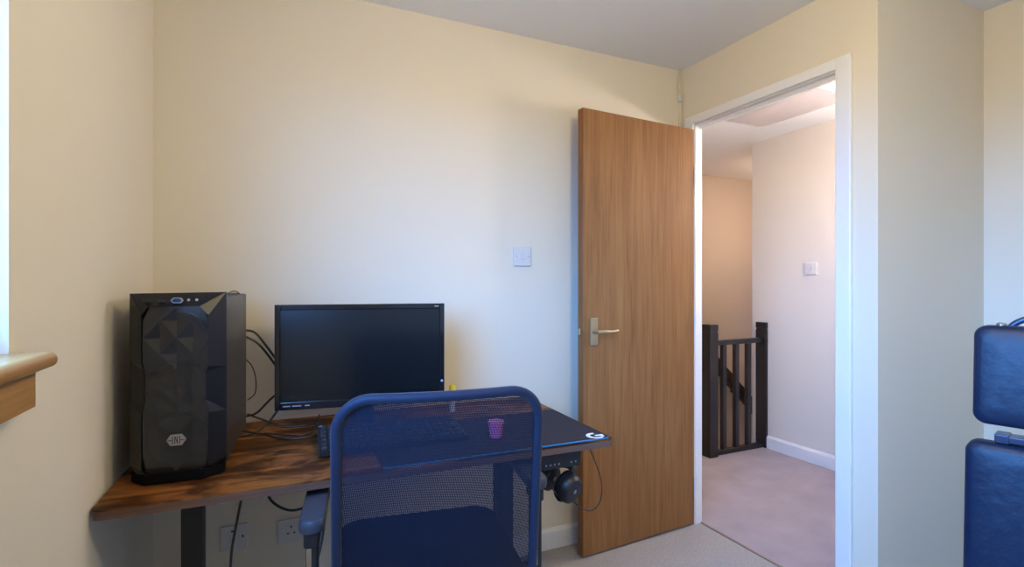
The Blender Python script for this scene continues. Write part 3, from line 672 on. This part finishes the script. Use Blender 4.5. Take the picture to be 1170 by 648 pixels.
for x, z in rrect(-BW, BW, ZB0, ZB1, 0.075, 10): loop.append((x, back_pt(x / BW, z), z))
dense = []
for i in range(len(loop)):
    a, b_ = loop[i], loop[(i + 1) % len(loop)]
    n_ = max(1, int(math.dist(a, b_) / 0.03))
    for k in range(n_):
        f = k / n_; x = a[0] + (b_[0] - a[0]) * f; z = a[2] + (b_[2] - a[2]) * f; dense.append((x, back_pt(x / BW, z), z))
finish('back_frame', tube(BM(), dense, 0.0118, 10, closed=True), NAVYFR, ch, True)
finish('back_spine', tube(BM(), [(0, -0.250, 0.52), (0, -0.248, 0.47), (0, -0.225, 0.405), (0, -0.12, 0.395), (0, -0.02, 0.39)], 0.020, 10, k=5, sx=1.4), BLKPLAS, ch, True)
bm = BM(); SW, SD = 0.245, 0.235
prof = [(0.94, 0.415), (1.0, 0.430), (1.0, 0.455), (0.97, 0.474), (0.85, 0.483), (0.4, 0.478), (0.02, 0.476)]
base = rrect(-SW, SW, -SD, SD, 0.07, 8); rings = []; YS = 0.045
for s_, z in prof: rings.append([bm.verts.new((x * s_, y * s_ + YS, z - 0.012)) for x, y in base])
for i in range(len(rings) - 1):
    for j in range(len(base)): bm.faces.new((rings[i][j], rings[i][(j + 1) % len(base)], rings[i + 1][(j + 1) % len(base)], rings[i + 1][j]))
bm.faces.new(rings[0][::-1]); bm.faces.new(rings[-1])
finish('seat', bm, SEATF, ch, True)
finish('seat_pan', box(BM(), -0.17, 0.17, -0.17, 0.17, 0.395, 0.418, 0.008), BLKPLAS, ch)
for sx, ys in ((-1, -0.20), (1, -0.10)):
    xa = sx * (0.287 if sx < 0 else 0.292)
    pol = rrect(xa - 0.029, xa + 0.029, ys, ys + 0.24, 0.028, 6)
    bm = BM(); rings = []
    for s_, z in ((0.72, 0.640), (0.96, 0.646), (1.0, 0.658), (0.97, 0.668), (0.86, 0.673)):
        cx, cy = xa, ys + 0.12
        rings.append([bm.verts.new((cx + (x - cx) * s_, cy + (y - cy) * (1 - (1 - s_) * 0.25), z)) for x, y in pol])
    for i in range(len(rings) - 1):
        for j in range(len(pol)): bm.faces.new((rings[i][j], rings[i][(j + 1) % len(pol)], rings[i + 1][(j + 1) % len(pol)], rings[i + 1][j]))
    bm.faces.new(rings[0][::-1]); bm.faces.new(rings[-1])
    pad = finish('arm_pad', bm, ARMG, ch, True)
    finish('arm_bracket', box(BM(), xa - 0.017, xa + 0.017, ys + 0.012, ys + 0.075, 0.607, 0.646, 0.006), BLKPLAS, pad)
    post = finish('arm_post', box(BM(), xa - 0.013, xa + 0.013, ys + 0.02, ys + 0.065, 0.42, 0.612, 0.004), BLKPLAS, ch)
    finish('post_reflection', box(BM(), xa - 0.011, xa + 0.000, ys + 0.0185, ys + 0.0215, 0.43, 0.606, 0.001), CHROME, post)  # bright strip stands in for the wall reflected in the glossy black post
    inner_x = sx * 0.15
    finish('arm_support', box(BM(), min(xa - sx * 0.013, inner_x), max(xa + sx * 0.012, inner_x), ys + 0.02, ys + 0.065, 0.398, 0.424, 0.006), BLKPLAS, ch)
finish('gas_column', lathe(BM(), [(0.03, 0.10), (0.028, 0.24), (0.016, 0.245), (0.016, 0.36), (0.04, 0.37), (0.045, 0.397)], (0, 0, 0), 18), BLKPLAS, ch, True)
for k in range(5):
    a = R(90 + 72 * k + 20); dx, dy = math.cos(a), math.sin(a)
    arm = finish('base_leg', tube(BM(), [(dx * 0.02, dy * 0.02, 0.105), (dx * 0.12, dy * 0.12, 0.098), (dx * 0.27, dy * 0.27, 0.072)], [0.022, 0.019, 0.014], 10, k=3), BLKPLAS, ch, True)
    px, py = -dy, dx
    bm = BM(); lathe(bm, [(0.012, -0.020), (0.024, -0.019), (0.025, 0.0), (0.024, 0.019), (0.012, 0.020)], (0, 0, 0), 16, 'x')
    cst = finish('castor', bm, BLKPLAS, arm, True, loc=(dx * 0.27, dy * 0.27, 0.025), rot=(0, 0, a + R(90)))
    # stem joins the castor to the leg
    finish('castor_stem', lathe(BM(), [(0.007, 0.045), (0.007, 0.075)], (dx * 0.27, dy * 0.27, 0), 10), CHROME, arm)

# ------------------------------------------------------------------ folded weight bench in the alcove (local -x is the padded face)
wb = thing('weight_bench', 'navy padded weight bench folded upright in the alcove', 'weight bench', (1.950, 0.70, 0), R(16))
TILT = math.atan2(0.072, 0.72)
def pad(name, y0, y1, z0_, z1_, xf, thick, r):
    bm = BM(); base = rrect(y0, y1, z0_, z1_, r, 8); rings = []
    cy, cz = (y0 + y1) / 2, (z0_ + z1_) / 2
    for s_, x in ((0.012, thick), (0.0, thick), (0.0, 0.018), (0.003, 0.009), (0.010, 0.003), (0.022, 0.0), (0.055, -0.004)):
        ry = ((y1 - y0) / 2 - s_) / ((y1 - y0) / 2); rz = ((z1_ - z0_) / 2 - s_) / ((z1_ - z0_) / 2)
        rings.append([bm.verts.new((x, cy + (y - cy) * ry, cz + (z - cz) * rz)) for y, z in base])
    for i in range(len(rings) - 1):
        for j in range(len(base)): bm.faces.new((rings[i][j], rings[i][(j + 1) % len(base)], rings[i + 1][(j + 1) % len(base)], rings[i + 1][j]))
    bm.faces.new(rings[0][::-1]); bm.faces.new(rings[-1])
    for v in bm.verts: v.co.x += xf + math.tan(TILT) * (v.co.z - 0.745)
    return finish(name, bm, LEATHER, wb, True)
XF = -0.060
pad('upper_pad', -0.15, 0.142, 0.803, 1.088, XF, 0.05, 0.032)
pad('lower_pad', -0.165, 0.157, 0.16, 0.752, XF, 0.05, 0.032)
tx = lambda z: XF + 0.05 + math.tan(TILT) * (z - 0.745)
bm = BM(); tube(bm, [(tx(0.12) + 0.026, 0, 0.12), (tx(1.0) + 0.026, 0, 1.0)], 0.03, 4); finish('spine_tube', bm, BENCHST, wb)
br_ = finish('bracket', box(BM(), tx(0.77) - 0.035, tx(0.77) + 0.02, -0.16, 0.092, 0.757, 0.776, 0.003), BENCHST, wb)
finish('bracket_cap', box(BM(), tx(0.77) - 0.037, tx(0.77) + 0.022, 0.062, 0.094, 0.754, 0.779, 0.003), BENCHST, br_)
finish('lock_knob', lathe(BM(), [(0.010, 0.776), (0.012, 0.780), (0.012, 0.794), (0.008, 0.798)], (tx(0.77) - 0.01, 0.02, 0), 14), CHROME, wb, True)
finish('handle', tube(BM(), [(0.04, 0.075, 1.02), (0.04, 0.072, 1.075), (0.04, 0.035, 1.108), (0.04, -0.03, 1.118), (0.04, -0.09, 1.105), (0.04, -0.122, 1.075), (0.04, -0.125, 1.02)], 0.009, 10, k=5), BENCHST, wb, True)
finish('handle_bar', tube(BM(), [(0.04, 0.07, 1.02), (0.04, -0.13, 1.02)], 0.009, 10), BENCHST, wb, True)
finish('pad_bolt', lathe(BM(), [(0.012, 1.080), (0.012, 1.094), (0.006, 1.097)], (tx(1.085) - 0.008, 0.085, 0), 12), CHROME, wb, True)
finish('rear_foot', box(BM(), 0.14, 0.19, -0.22, 0.2, 0.0, 0.05, 0.004), BENCHST, wb)
finish('front_foot', box(BM(), -0.11, -0.06, -0.2, 0.19, 0.0, 0.05, 0.004), BENCHST, wb)
finish('floor_beam', box(BM(), -0.06, 0.14, -0.025, 0.025, 0.0, 0.05, 0.004), BENCHST, wb)
finish('upright', tube(BM(), [(-0.01, 0, 0.045), (tx(0.3) + 0.03, 0, 0.3)], 0.03, 4), BENCHST, wb)
